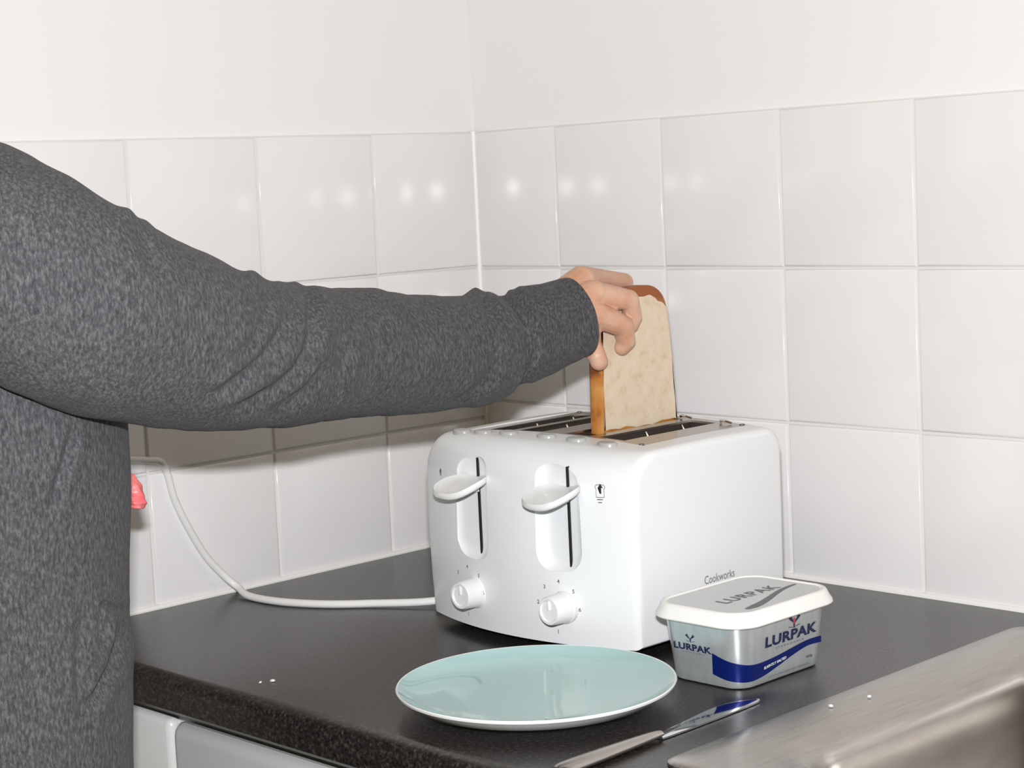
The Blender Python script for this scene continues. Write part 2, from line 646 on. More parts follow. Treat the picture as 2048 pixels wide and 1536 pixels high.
def channel_cutter(x0, x1, z0, z1):
    bm = bmesh.new()
    xc, w = (x0 + x1) / 2, (x1 - x0)
    yb = t_front(xc) + 0.0050
    r = 0.016
    out = []
    for (sx, sz, a0) in ((1, -1, -90), (1, 1, 0), (-1, 1, 90), (-1, -1, 180)):
        for k in range(7):
            a = math.radians(a0 + 90 * k / 6)
            out.append((sx * (w / 2 - r) + r * math.cos(a), (z0 + z1) / 2 + sz * ((z1 - z0) / 2 - r) + r * math.sin(a)))
    zc = (z0 + z1) / 2
    rings = []
    for sc, y in ((1.25, yb - 0.03), (1.03, yb - 0.0065), (0.97, yb - 0.0045), (0.90, yb - 0.0024), (0.80, yb - 0.0010), (0.70, yb - 0.0003), (0.60, yb)):
        mg = (1 - sc) * w / 2
        rings.append([Vector((xc + x * sc, y, zc + (z - zc) * (1 - mg / ((z1 - z0) / 2)))) for x, z in out])
    add_rings(bm, rings)
    return bm


for x0, x1, xsl in CH:
    cutters.append(channel_cutter(x0, x1, 0.072, 0.166))
for x0, x1, xsl in CH:
    cutters.append(box_bm((xsl - 0.0013, -0.40, 0.0755), (xsl + 0.0013, -0.325, 0.1605)))
cut(body, cutters)
adopt(body, root)
autosmooth(body, 32)
# black blocks fill the lever gaps, their colour standing in for shade inside
for x0, x1, xsl in CH:
    part('lever_slot_shade', box_bm((xsl - 0.00125, t_front((x0 + x1) / 2) + 0.0038, 0.0757), (xsl + 0.00125, t_front(xsl) + 0.022, 0.1600)), 'black', root, label='narrow slot with its shade filled in black')

# metal top with four slots
slots_x = [0.3120, 0.3510, 0.4085, 0.4490]
SW, SYF, SYB = 0.0290, -0.2755, -0.1535
gx = [PX0 + 0.0006] + [v for s in slots_x for v in (s - SW / 2, s + SW / 2)] + [PX1 - 0.0006]
gy = [PY0 + 0.0006, SYF, (SYF + SYB) / 2, SYB, PY1 - 0.0006]
bm = bmesh.new()
vt = {}


def pv(i, j, k):
    if (i, j, k) not in vt:
        lip = 0.0
        if j in (0, len(gy) - 1) or i in (0, len(gx) - 1):
            lip = 0.0016
        vt[(i, j, k)] = bm.verts.new((gx[i], gy[j], t_top(gx[i]) - 0.0012 + lip * 0.6 - k * 0.002))
    return vt[(i, j, k)]


solid = {(i, j): not (i % 2 == 1 and j in (1, 2)) for i in range(len(gx) - 1) for j in range(len(gy) - 1)}
for (i, j), s in solid.items():
    if not s:
        continue
    bm.faces.new((pv(i, j, 0), pv(i + 1, j, 0), pv(i + 1, j + 1, 0), pv(i, j + 1, 0)))
    bm.faces.new((pv(i, j + 1, 1), pv(i + 1, j + 1, 1), pv(i + 1, j, 1), pv(i, j, 1)))
    for (di, dj, e) in ((-1, 0, ((i, j), (i, j + 1))), (1, 0, ((i + 1, j + 1), (i + 1, j))), (0, -1, ((i + 1, j), (i, j))), (0, 1, ((i, j + 1), (i + 1, j + 1)))):
        if not solid.get((i + di, j + dj), False):
            (a, b) = e
            bm.faces.new((pv(*a, 0), pv(*b, 0), pv(*b, 1), pv(*a, 1)))
part('top_plate', bm, 'plate_metal', root, 30, 'brownish metal plate with four bread slots')
for s in slots_x:
    bm = bmesh.new()
    z1 = t_top(s) - 0.003
    x0, x1, y0, y1 = s - SW / 2 - 0.0012, s + SW / 2 + 0.0012, SYF - 0.001, SYB + 0.001
    q = [[bm.verts.new((x, y, z)) for x, y in ((x0, y0), (x1, y0), (x1, y1), (x0, y1))] for z in (0.066, z1)]
    for k in range(4):
        bm.faces.new((q[0][k], q[0][(k + 1) % 4], q[1][(k + 1) % 4], q[1][k]))
    bm.faces.new(q[0])
    sl = part('bread_slot', bm, 'char', root)
    for sx in (-1, 1):
        for kk in (0, 1, 2):
            yy = SYF + 0.012 + kk * (SYB - SYF - 0.024) / 2
            xw = s + sx * (SW / 2 - 0.0022)
            part('guide_wire', add_tube(bmesh.new(), [(xw, yy, 0.07), (xw, yy, z1 - 0.006), (xw + sx * 0.003, yy, z1 - 0.001)], 0.0009, 6), 'wire', sl)
        xw = s + sx * (SW / 2 - 0.004)
        part('guide_rail', add_tube(bmesh.new(), [(xw, SYF + 0.001, z1 - 0.009), (xw, SYB - 0.001, z1 - 0.009)], 0.0011, 6), 'wire', sl)
# small bright clips at the back of the plate and its screws
for s in (0.4287, 0.4750):
    bm = add_tube(bmesh.new(), [(s - 0.006, SYB + 0.0005, t_top(s) + 0.0005), (s - 0.003, SYB - 0.004, t_top(s) + 0.0025), (s + 0.003, SYB - 0.004, t_top(s) + 0.0025), (s + 0.006, SYB + 0.0005, t_top(s) + 0.0005)], 0.0012, 8)
    part('clip', bm, 'blade', root)
for (x, y) in ((0.4905, -0.150), (0.4905, -0.2835), (0.291, -0.150)):
    part('screw', lathe(bmesh.new(), [(0.0026, 0.0), (0.0024, 0.0012), (0.0004, 0.0014)], (x, y, t_top(x) - 0.0008), n=12), 'darkgrey', root)

# six buttons on the front shoulder
for bx in (0.2935, 0.3215, 0.3540, 0.4010, 0.4365, 0.4725):
    yb_ = -0.3065
    yf = t_front(bx)
    dy = (yf + 0.030) - yb_
    drop = 0.030 - math.sqrt(max(0.030 ** 2 - max(dy, 0) ** 2, 0))
    zc = t_top(bx) - drop
    bm = lathe(bmesh.new(), [(0.0092, -0.003), (0.0092, 0.0010), (0.0084, 0.0026), (0.0062, 0.0033), (0.0030, 0.0028), (0.0003, 0.0026)], (0, 0, 0), n=24)
    tilt = math.asin(max(0, dy) / 0.030)
    bm.transform(Matrix.Translation((bx, yb_, zc)) @ Matrix.Rotation(tilt, 4, 'X') @ Matrix.Diagonal((1.05, 0.80, 1, 1)))
    part('button', bm, 'button', root)

# levers: spoon shaped paddles
for x0, x1, xsl in CH:
    xc = (x0 + x1) / 2 + 0.003
    yw = t_front(xc) + 0.004
    zc = 0.1345
    n = 40
    rings = []
    for (sc, dz) in ((0.02, 0.0016), (0.45, 0.0010), (0.75, 0.0012), (0.90, 0.0026), (0.97, 0.0034), (1.0, 0.0018), (0.985, -0.0012), (0.90, -0.0030), (0.5, -0.0042), (0.02, -0.0046)):
        ring = []
        for k in range(n):
            a = 2 * math.pi * k / n
            px_ = math.cos(a)
            py_ = math.sin(a)
            ex = 0.0265 * (abs(px_) ** 0.85) * (1 if px_ > 0 else -1)
            ey = 0.0200 * (abs(py_) ** 0.9) * (1 if py_ > 0 else -1)
            x = xc + ex * sc
            y = yw - 0.0175 + ey * sc
            out_ = (yw - y) / 0.038
            z = zc + dz + 0.0065 - 0.0110 * max(0.0, out_) ** 1.3 + 0.004 * max(0, (x - xc) / 0.025) ** 2
            ring.append(Vector((x, y, z)))
        rings.append(ring)
    lv = part('lever', add_rings(bmesh.new(), rings), 'lever', root, 50)
    part('lever_stem', box_bm((xsl - 0.0011, yw - 0.006, zc - 0.004), (xsl + 0.0011, yw + 0.014, zc + 0.004), 0.0004), 'lever', lv)

# browning dials
for kx in (0.3480, 0.4530):
    yk = t_front(kx) - 0.001
    prof_ = [(0.0140, -0.004), (0.0140, 0.0010), (0.0134, 0.0018), (0.0130, 0.003), (0.0122, 0.0175), (0.0112, 0.0192), (0.0094, 0.0192), (0.0084, 0.0180), (0.0004, 0.0176)]
    kb = part('dial', lathe(bmesh.new(), prof_, (kx, yk, 0.0415), 'Y', 40), 'lever', root)
    part('dial_ridge', box_bm((kx - 0.0012, yk - 0.0194, 0.0425), (kx + 0.0012, yk - 0.016, 0.0505), 0.0004), 'lever', kb)


def front_print(bm, mat, x, z, width=None, height=None, name='print'):
    dx = 0.002
    tx = Vector((dx, t_front(x + dx) - t_front(x), 0)).normalized()
    nrm = tx.cross(Vector((0, 0, 1)))
    y = t_front(x) - 0.0018
    place2d(bm, Vector((x, y, z)) + nrm * 0.0006, tx, (0, 0, 1), width, height)
    return part(name, bm, mat, root, 20)


for dx_, marks in ((0.0, [('1', 0.3373, 0.0205), ('3', 0.3233, 0.0559), ('4', 0.3387, 0.0632), ('5', 0.3555, 0.0575), ('6', 0.3612, 0.0430)]),
                   (0.0, [('1', 0.4473, 0.0205), ('2', 0.4278, 0.0440), ('3', 0.4349, 0.0577), ('4', 0.4494, 0.0635), ('5', 0.4635, 0.0560), ('6', 0.4690, 0.0410)])):
    for t, x, z in marks:
        front_print(text_bm(t, 0.005, bold=0.0001), 'ink', x, z, height=0.0034, name='dial_number')


def poly2d(pts):
    bm = bmesh.new()
    bm.faces.new([bm.verts.new((x, y, 0)) for x, y in pts])
    bmesh.ops.triangulate(bm, faces=bm.faces)
    return bm


def arrow2d():
    return poly2d([(-0.0008, -0.004), (0.0008, -0.004), (0.0008, 0.0012), (0.0024, 0.0010), (0, 0.0046), (-0.0024, 0.0010), (-0.0008, 0.0012)])


front_print(arrow2d(), 'ink_dark', 0.4918, 0.1440, height=0.0082, name='print_arrow')
front_print(arrow2d(), 'ink', 0.3005, 0.1432, height=0.0072, name='print_arrow')
# bread-slice outline round the arrow, with two lines below
outl = [(-0.0036, -0.0055), (-0.0036, 0.0015), (-0.0046, 0.0030), (-0.0036, 0.0046), (0.0, 0.0052), (0.0036, 0.0046), (0.0046, 0.0030), (0.0036, 0.0015), (0.0036, -0.0055), (-0.0036, -0.0055)]
bm = bmesh.new()
for a, b in zip(outl[:-1], outl[1:]):
    a, b = Vector((*a, 0)), Vector((*b, 0))
    s = (b - a).normalized().cross(Vector((0, 0, 1))) * 0.00022
    bm.faces.new([bm.verts.new(p) for p in (a - s, b - s, b + s, a + s)])
front_print(bm, 'ink', 0.4915, 0.1422, name='print_slice')
for zz, ww in ((0.1350, 0.0052), (0.1325, 0.0036)):
    front_print(poly2d([(-ww / 2, -0.0004), (ww / 2, -0.0004), (ww / 2, 0.0004), (-ww / 2, 0.0004)]), 'ink', 0.4912, zz, name='print_line')
bm = text_bm('Cookworks', 0.01, bold=0.0)
place2d(bm, (TXC + THW + 0.0003, -0.2225, 0.0530), (0, 1, 0), (0, 0, 1), width=0.040, height=0.0072)
part('brand_print', bm, 'ink', root, 20)
# feet
for fx in (0.295, 0.487):
    for fy in (-0.305, -0.150):
        part('foot', lathe(bmesh.new(), [(0.009, 0.0), (0.010, 0.0101)], (fx, fy, 0.0), n=16), 'rubber', root)
part('base', box_bm((0.275, -0.318, 0.0065), (0.507, -0.140, 0.0105)), 'rubber', root)
# the mains cable
cab = [(0.012, -0.545, 0.178), (0.014, -0.520, 0.168), (0.012, -0.485, 0.153), (0.010, -0.458, 0.1475), (0.009, -0.4445, 0.1445), (0.009, -0.4370, 0.1330), (0.009, -0.4300, 0.1050), (0.010, -0.4170, 0.0750), (0.010, -0.3985, 0.0430),
       (0.013, -0.3800, 0.0200), (0.022, -0.3715, 0.0085), (0.048, -0.3770, 0.0040), (0.094, -0.3742, 0.0040), (0.140, -0.3553, 0.0040), (0.179, -0.3259, 0.0042), (0.2226, -0.2960, 0.0060), (0.262, -0.262, 0.012), (0.30, -0.235, 0.014)]
part('cable', add_tube(bmesh.new(), [Vector(p) for p in catmull(cab, 8)], 0.0037, 12), 'cable', root, 60, 'white mains cable')
pl = part('plug', box_bm((0.006, -0.590, 0.163), (0.030, -0.545, 0.205), 0.005, 3), 'socket', root, label='white mains plug')
tag(root, 'white four slot toaster with two levers and two dials', 'toaster')

# wall socket behind the person
root = empty('wall_socket', (0.0, -0.58, 0.19))
part('faceplate', box_bm((0.0026, -0.650, 0.147), (0.0058, -0.503, 0.233), 0.002), 'socket', root)
part('switch', box_bm((0.0058, -0.600, 0.212), (0.0085, -0.588, 0.226), 0.001), 'socket', root)
part('switch', box_bm((0.0058, -0.560, 0.212), (0.0085, -0.548, 0.226), 0.001), 'socket', root)
tag(root, 'white double mains socket on the tiled wall with toaster plug', 'socket')

# ------------------------------------------------------------------ slice of bread
near = [(-0.2480, 0.1716), (-0.2476, 0.185), (-0.2468, 0.21), (-0.2458, 0.24), (-0.2452, 0.262), (-0.2462, 0.272), (-0.2470, 0.281), (-0.2440, 0.2885), (-0.2370, 0.2930), (-0.2280, 0.2955), (-0.2150, 0.2975), (-0.2020, 0.2988),
        (-0.1900, 0.2993), (-0.1790, 0.2988), (-0.1690, 0.2950), (-0.1618, 0.2885), (-0.1580, 0.2815), (-0.1572, 0.2740), (-0.1556, 0.2653), (-0.1528, 0.2376), (-0.1512, 0.2053), (-0.1490, 0.1850), (-0.1482, 0.1716)]
near = catmull(near, 4)
nb = 14
bot = [(-0.1482 + (-0.2480 + 0.1482) * k / nb, 0.1714 + 0.0006 * math.sin(7 * k)) for k in range(1, nb)]
outline = near + bot
SXN, STH = 0.4140, 0.0155
cy_, cz_ = -0.2, 0.235


def crust_inset(y, z):
    """crust is thick over the loaf's top, thin at sides and bottom"""
    t = max(0.0, min(1.0, (z - 0.278) / 0.012))
    wob = 0.0008 * mnoise(Vector((y * 95, z * 95, 3)))
    b = max(0.0, min(1.0, (0.178 - z) / 0.006))
    return 0.0012 + wob * 0.6 + t * (0.0078 + wob * 2.5) + b * (0.0022 + 2 * wob)


def shrink(pts, fn):
    n = len(pts)
    out = []
    for i, (y, z) in enumerate(pts):
        a, b = pts[(i - 2) % n], pts[(i + 2) % n]
        t = Vector((b[0] - a[0], b[1] - a[1]))
        t.normalize()
        nrm = Vector((t.y, -t.x))      # inward for this winding
        if nrm.dot(Vector((cy_ - y, cz_ - z))) < 0:
            nrm = -nrm
        d = fn(y, z)
        out.append((y + nrm.x * d, z + nrm.y * d))
    return out


root = empty('bread_slice', (SXN - STH / 2, -0.2, 0.1716))
inner = shrink(outline, crust_inset)
mid_in = shrink(outline, lambda y, z: crust_inset(y, z) * 0.35)


def ring_x(pts, x):
    return [Vector((x, y, z)) for y, z in pts]


xn, xf = SXN, SXN - STH
bm = add_rings(bmesh.new(), [ring_x(inner, xn + 0.0004), ring_x(inner, xf - 0.0004)])
bmesh.ops.triangulate(bm, faces=[f for f in bm.faces if len(f.verts) > 4])
part('crumb', bm, 'crumb', root, 40, 'pale speckled crumb')


bm = add_rings(bmesh.new(), [ring_x(mid_in, xn), ring_x(outline, xn - 0.0010), ring_x(outline, xf + 0.0010), ring_x(mid_in, xf)])
bmesh.ops.triangulate(bm, faces=[f for f in bm.faces if len(f.verts) > 4])
part('crust', bm, 'crust', root, 50, 'orange brown crust, darkest over the domed top')
tag(root, 'slice of white bread held upright over the toaster slot', 'bread')

# ------------------------------------------------------------------ plate
PC, PR = (0.5385, -0.4665), 0.1085
root = empty('dinner_plate', (*PC, 0.0))
top = [(0.0004, 0.0068), (0.030, 0.0068), (0.055, 0.0073), (0.075, 0.0088), (0.090, 0.0118), (0.099, 0.0158), (0.1035, 0.0187), (0.1053, 0.0199)]
rim = [(0.1053, 0.0199), (0.1062, 0.0202), (0.1069, 0.0195), (0.1064, 0.0178)]
und = [(0.1064, 0.0178), (0.102, 0.0148), (0.094, 0.0095), (0.080, 0.0055), (0.062, 0.0034), (0.060, 0.0006), (0.056, 0.0004), (0.054, 0.0024), (0.0004, 0.0028)]
cc = (*PC, 0.0)
part('well', lathe(bmesh.new(), top, cc, n=128, cap=False), 'aqua', root, 60, 'glossy pale aqua glaze')
part('rim', lathe(bmesh.new(), rim, cc, n=128, cap=False), 'plate_white', root, 60, 'thin white rim')
part('underside', lathe(bmesh.new(), und, cc, n=128, cap=False), 'plate_white', root, 60)
tag(root, 'round pale aqua plate with thin white rim lying on worktop', 'plate')

# ------------------------------------------------------------------ tub of spread
TCX, TCY = 0.6030, -0.2935
root = empty('butter_tub', (TCX, TCY, 0.0))
BW, BD, TW, TD, TH = 0.0740, 0.1060, 0.0850, 0.1180, 0.0525
BR, TR = 0.0160, 0.0190


def tub_ring(z, grow=0.0, n=10):
    t = z / TH
    return rrect(TCX, TCY, BW + (TW - BW) * t + 2 * grow, BD + (TD - BD) * t + 2 * grow, BR + (TR - BR) * t + grow, z, n)


bm = add_rings(bmesh.new(), [rrect(TCX, TCY, BW - 0.006, BD - 0.006, BR - 0.003, 0.0003, 10), rrect(TCX, TCY, BW - 0.0015, BD - 0.0015, BR - 0.001, 0.0010, 10)] + [tub_ring(0.003 + (TH - 0.003) * k / 8) for k in range(9)])
part('container', bm, 'silver', root, 40, 'silver tapered container')
LZ = 0.0510
lid_spec = [(0.0985, 0.1315, 0.0245, LZ), (0.1000, 0.1330, 0.0250, LZ + 0.0010), (0.0992, 0.1322, 0.025, LZ + 0.003), (0.0955, 0.1285, 0.0240, LZ + 0.0062), (0.0928, 0.1258, 0.0230, LZ + 0.0095),
            (0.0905, 0.1235, 0.0220, LZ + 0.0112), (0.0870, 0.1200, 0.0205, LZ + 0.0117), (0.0840, 0.1170, 0.0190, LZ + 0.0113), (0.0830, 0.1160, 0.0185, LZ + 0.0106)]
bm = add_rings(bmesh.new(), [rrect(TCX, TCY, 0.086, 0.119, 0.02, LZ + 0.0008, 10)] + [rrect(TCX, TCY, w, d, r, z, 10) for w, d, r, z in lid_spec], False, True)
lid = part('lid', bm, 'lid', root, 40, 'white plastic lid')
ZL = LZ + 0.01075
bm = bmesh.new()
bm.faces.new([bm.verts.new(p) for p in rrect(TCX, TCY, 0.0815, 0.1145, 0.018, ZL, 10)])
part('lid_label', bm, 'lid_label', lid, 30, 'silver lid label')
bm = text_bm('LURPAK', 0.02, bold=0.0003, space=1.12)
place2d(bm, (TCX + 0.003, TCY + 0.002, ZL + 0.0002), (0, 1, 0), (-1, 0, 0), width=0.070, height=0.0125)
part('lid_lettering', bm, 'darkgrey', lid, 20)
# dark swoosh on the lid label
up_, lo_ = [], []
for k in range(25):
    t = k / 24
    y = -0.0380 + 0.090 * t
    x = 0.0325 - 0.024 * (t * t * (3 - 2 * t)) + 0.003 * t
    w = 0.0062 * (1 - t) ** 0.8 * min(1, 6 * t + 0.25) + 0.0022
    up_.append((TCX + x - w / 2, TCY + y))
    lo_.append((TCX + x + w / 2, TCY + y))
bm = bmesh.new()
vu = [bm.verts.new((x, y, ZL + 0.0002)) for x, y in up_]
vl = [bm.verts.new((x, y, ZL + 0.0002)) for x, y in lo_]
for a in range(24):
    bm.faces.new((vu[a], vl[a], vl[a + 1], vu[a + 1]))
part('lid_ribbon', bm, 'darkgrey', lid, 20)


def horn_emblem(size):
    """two curved horns crossing, with a small crown blob between (bm of darks, bm of red)"""
    dk = bmesh.new()
    for s in (-1, 1):
        pth = [(s * 0.10, -0.5), (s * -0.06, -0.25), (s * 0.16, 0.05), (s * 0.42, 0.26), (s * 0.62, 0.5)]
        pth = catmull(pth, 5)
        wd = [0.05 + 0.16 * (i / (len(pth) - 1)) ** 2.5 for i in range(len(pth))]
        vs = []
        for i, (x, y) in enumerate(pth):
            a, b = pth[max(i - 1, 0)], pth[min(i + 1, len(pth) - 1)]
            t = Vector((b[0] - a[0], b[1] - a[1]))
            t.normalize()
            vs.append((dk.verts.new(((x - t.y * wd[i]) * size, (y + t.x * wd[i]) * size, 0)), dk.verts.new(((x + t.y * wd[i]) * size, (y - t.x * wd[i]) * size, 0))))
        for p, q in zip(vs[:-1], vs[1:]):
            dk.faces.new((p[0], p[1], q[1], q[0]))
    for s in (-1, 1):
        for y0 in (-0.40,):
            dk.faces.new([dk.verts.new((x * size, y * size, 0)) for x, y in ((s * 0.2, y0), (s * 0.75, y0 + 0.10), (s * 0.75, y0 + 0.05), (s * 0.2, y0 - 0.06))])
    return dk


def red_bm(size):
    return poly2d([(-0.10 * size, -0.1 * size), (0.08 * size, -0.15 * size), (0.20 * size, 0.32 * size), (0.02 * size, 0.5 * size), (-0.14 * size, 0.32 * size)])


taper_x = ((TW - BW) / 2) / TH
taper_y = ((TD - BD) / 2) / TH


def long_face(bm, mat, y, z, width=None, height=None, name='print', off=0.0003, rx=(0, 1, 0)):
    x = TCX + BW / 2 + taper_x * z + off
    place2d(bm, (x, y, z), rx, (taper_x, 0, 1), width, height)
    part(name, bm, mat, root, 20)


def short_face(bm, mat, x, z, width=None, height=None, name='print', off=0.0003):
    y = TCY - BD / 2 - taper_y * z - off
    place2d(bm, (x, y, z), (1, 0, 0), (0, -taper_y, 1), width, height)
    part(name, bm, mat, root, 20)


long_face(text_bm('LURPAK', 0.012, bold=0.0005, space=1.06), 'navy', -0.2870, 0.0337, 0.0660, 0.0088, 'lettering')
long_face(text_bm('SPREADABLE', 0.004, space=1.5), 'darkgrey', -0.2885, 0.0268, 0.036, 0.0013, 'lettering')
long_face(horn_emblem(0.0095), 'navy', -0.2840, 0.0440, name='emblem')
long_face(red_bm(0.0085), 'red', -0.2845, 0.0444, name='emblem', off=0.0004)
long_face(text_bm('250g', 0.004, bold=0.0001), 'darkgrey', -0.2620, 0.0105, 0.0085, 0.0026, 'lettering')
long_face(text_bm('LACTIC BUTTER BLENDED WITH RAPESEED OIL', 0.003), 'darkgrey', -0.2880, 0.0048, 0.052, 0.0011, 'lettering')
short_face(text_bm('LURPAK', 0.010, bold=0.0004, space=1.04), 'navy', 0.5955, 0.0292, 0.0385, 0.0056, 'lettering')
short_face(text_bm('SPREADABLE', 0.004, space=1.5), 'darkgrey', 0.5955, 0.0250, 0.024, 0.0009, 'lettering')
short_face(horn_emblem(0.0060), 'navy', 0.5940, 0.0366, name='emblem')

# blue ribbon wrapping from the short face round the corner onto the long face
n_c = 10
r_lo, r_hi = tub_ring(0.0, 0.0003, n_c), tub_ring(TH, 0.0003, n_c)


def tub_point(s, z):
    """s<0: on the short (-Y) face, metres left of the corner; s>0: along the long face"""
    t = z / TH
    w, d, r = BW + (TW - BW) * t + 0.0005, BD + (TD - BD) * t + 0.0005, BR + (TR - BR) * t
    ox, oy = TCX + w / 2 - r, TCY - d / 2 + r
    arc = r * math.pi / 2
    if s < -arc / 2:
        return Vector((ox + (s + arc / 2), oy - r, z))
    if s > arc / 2:
        return Vector((ox + r, oy + (s - arc / 2), z))
    a = -math.pi / 2 + (s + arc / 2) / r
    return Vector((ox + r * math.cos(a), oy + r * math.sin(a), z))


keys = catmull([(-0.0245, 0.0278, 0.0105), (-0.014, 0.0245, 0.0080), (0.0, 0.0210, 0.0062), (0.012, 0.0192, 0.0060), (0.026, 0.0190, 0.0075), (0.044, 0.0205, 0.0118), (0.060, 0.0226, 0.0160), (0.080, 0.0248, 0.0198), (0.0985, 0.0246, 0.0192)], 6)
bm = bmesh.new()
cols = []
for s, zt, zb in keys:
    cols.append([bm.verts.new(tub_point(s, zb + (zt - zb) * k / 4)) for k in range(5)])
for a, b in zip(cols[:-1], cols[1:]):
    for k in range(4):
        bm.faces.new((a[k], b[k], b[k + 1], a[k + 1]))
part('ribbon', bm, 'blue', root, 40, 'blue wavy ribbon print')
bm = text_bm('SLIGHTLY SALTED', 0.004, bold=0.00012)
long_face(bm, 'white_print', -0.3065, 0.0150, 0.0285, 0.0022, 'lettering', 0.0006, rx=(0, 1, 0.10))
tag(root, 'silver rectangular butter tub with white lid and blue ribbon', 'tub')

# ------------------------------------------------------------------ table knife
root = empty('table_knife', (0.665, -0.46, 0.0))
kn = [(-0.3585, 0.6672, 0.6660), (-0.3610, 0.6687, 0.6618), (-0.3670, 0.6694, 0.6575), (-0.3760, 0.6700, 0.6538), (-0.3900, 0.6706, 0.6522), (-0.4080, 0.6712, 0.6532), (-0.4280, 0.6716, 0.6560), (-0.4480, 0.6718, 0.6590), (-0.4680, 0.6718, 0.6622), (-0.4740, 0.6715, 0.6645)]
kn = catmull(kn, 4)
bm = bmesh.new()
rings = []
for y, xa, xb in kn:
    m = (xa + xb) / 2
    rings.append([Vector((xa, y, 0.0018)), Vector((m, y, 0.0026)), Vector((xb, y, 0.0016)), Vector((xb, y, 0.0009)), Vector((m, y, 0.0006)), Vector((xa, y, 0.0006))])
add_rings(bm, rings)
part('blade', bm, 'blade', root, 30, 'shiny round tipped blade')
hd = [(-0.4725, 0.0035, 0.0022), (-0.480, 0.0042, 0.0030), (-0.500, 0.0058, 0.0036), (-0.535, 0.0078, 0.0040), (-0.560, 0.0086, 0.0040), (-0.572, 0.0080, 0.0036), (-0.5765, 0.0050, 0.0024), (-0.5775, 0.0012, 0.0008)]
rings = []
for y, a, b in catmull(hd, 4):
    rings.append([Vector((0.6682 + a * math.cos(2 * math.pi * k / 20), y, 0.0042 + b * math.sin(2 * math.pi * k / 20))) for k in range(20)])
part('handle', add_rings(bmesh.new(), rings), 'steel', root, 50)
tag(root, 'steel table knife lying between the plate and the sink', 'knife')

# ------------------------------------------------------------------ crumbs on the worktop
for i, (x, y, s) in enumerate([(0.314, -0.548, 0.0024), (0.3085, -0.5565, 0.0016), (0.7235, -0.3465, 0.0022), (0.7315, -0.3095, 0.0020)]):
    bm = bmesh.new()
    bmesh.ops.create_icosphere(bm, subdivisions=1, radius=s)
    for v in bm.verts:
        v.co = Vector((v.co.x * 1.2, v.co.y, v.co.z * 0.6)) * (0.85 + 0.35 * mnoise(v.co * 900 + Vector((i, 0, 0)))) + Vector((x, y, s * 0.5 + (0.0032 if x > 0.705 else 0.0)))
    o = empty('bread_crumb', (x, y, 0.0032 if x > 0.705 else 0.0))
    o2 = obj_bm('bread_crumb', bm, 'white_print')
    bpy.data.objects.remove(o, do_unlink=True)
    o2.name = 'bread_crumb'
    tag(o2, ['larger of two white crumbs on dark worktop near the washing machine', 'smaller of two white crumbs on dark worktop near the washing machine', 'white crumb on steel sink rim, nearer the knife', 'white crumb on steel sink rim, nearer the back wall'][i], 'crumb', 'crumbs on the sink rim' if x > 0.705 else 'crumbs on the worktop')

# ------------------------------------------------------------------ person
TORSO = Vector((0.2915, -0.8225, 0.0))
person = empty('person', (TORSO.x, TORSO.y, FLOOR_Z))


def capsule(bm, a, b, ra, rb, n=14, m=5):
    a, b = Vector(a), Vector(b)
    ax = (b - a)
    L = ax.length
    if L < 1e-6:
        ax = Vector((0, 0, 1))
    ax.normalize()
    u = ax.orthogonal().normalized()
    w = ax.cross(u)
    rings = []
    for k in range(m + 1):
        t = math.radians(-89 + 89 * k / m)
        rings.append((a + ax * (ra * math.sin(t)), ra * math.cos(t)))
    for k in range(m + 1):
        t = math.radians(89 * k / m)
        rings.append((b + ax * (rb * math.sin(t)), rb * math.cos(t)))
    add_rings(bm, [[c + r * (u * math.cos(2 * math.pi * i / n) + w * math.sin(2 * math.pi * i / n)) for i in range(n)] for c, r in rings])


def chain(bm, pts):
    for (a, ra), (b, rb) in zip(pts[:-1], pts[1:]):
        capsule(bm, a, b, ra, rb)


def ellipsoid(bm, c, rx, ry, rz, sub=3):
    r = bmesh.ops.create_icosphere(bm, subdivisions=sub, radius=1.0)
    for v in r['verts']:
        v.co = Vector((v.co.x * rx, v.co.y * ry, v.co.z * rz)) + Vector(c)


def remesh(bm, voxel, smooth_it, fac=0.5):
    o = obj_bm('body', bm, 'skin')
    md = o.modifiers.new('r', 'REMESH')
    md.mode = 'VOXEL'
    md.voxel_size = voxel
    if smooth_it:
        s = o.modifiers.new('s', 'SMOOTH')
        s.iterations = smooth_it
        s.factor = fac
    bpy.context.view_layer.update()
    apply_mods(o)
    me = o.data
    bpy.data.objects.remove(o, do_unlink=True)
    return me


# sleeve stations: centre in view, half width, distance
SLV = [(-300, 400, 140, 1.250), (-200, 425, 178, 1.195), (-90, 470, 207, 1.160), (15, 535, 218, 1.155), (110, 590, 212, 1.165), (200, 632, 203, 1.185), (300, 664, 190, 1.215), (390, 688, 172, 1.245), (460, 701, 157, 1.272), (530, 708, 147, 1.302), (600, 709, 139, 1.336), (680, 707, 132, 1.374), (760, 707, 125, 1.412),
       (850, 706, 118, 1.455), (920, 704, 112, 1.488), (960, 697, 110, 1.508), (985, 692, 105, 1.520)]
CUF = [(972, 690, 84, 1.512), (1000, 686, 86, 1.526), (1030, 677, 92, 1.540), (1070, 663, 93, 1.558), (1110, 649, 88, 1.573), (1148, 635, 83, 1.586)]

# ---- skin: right hand at fine resolution
bm = bmesh.new()
H = lambda x, y, d: at(x, y, d)
wrist0 = H(1040, 668, 1.548)
wrist = H(1118, 625, 1.582)
chain(bm, [(wrist0, 0.024), (wrist, 0.0225)])
mcp = {'i': H(1186, 588, 1.592), 'm': H(1190, 628, 1.590), 'r': H(1178, 656, 1.594), 'p': H(1164, 672, 1.604)}
for k, r in (('i', 0.0125), ('m', 0.0125), ('r', 0.0110), ('p', 0.0100)):
    capsule(bm, wrist, mcp[k], 0.018, r)
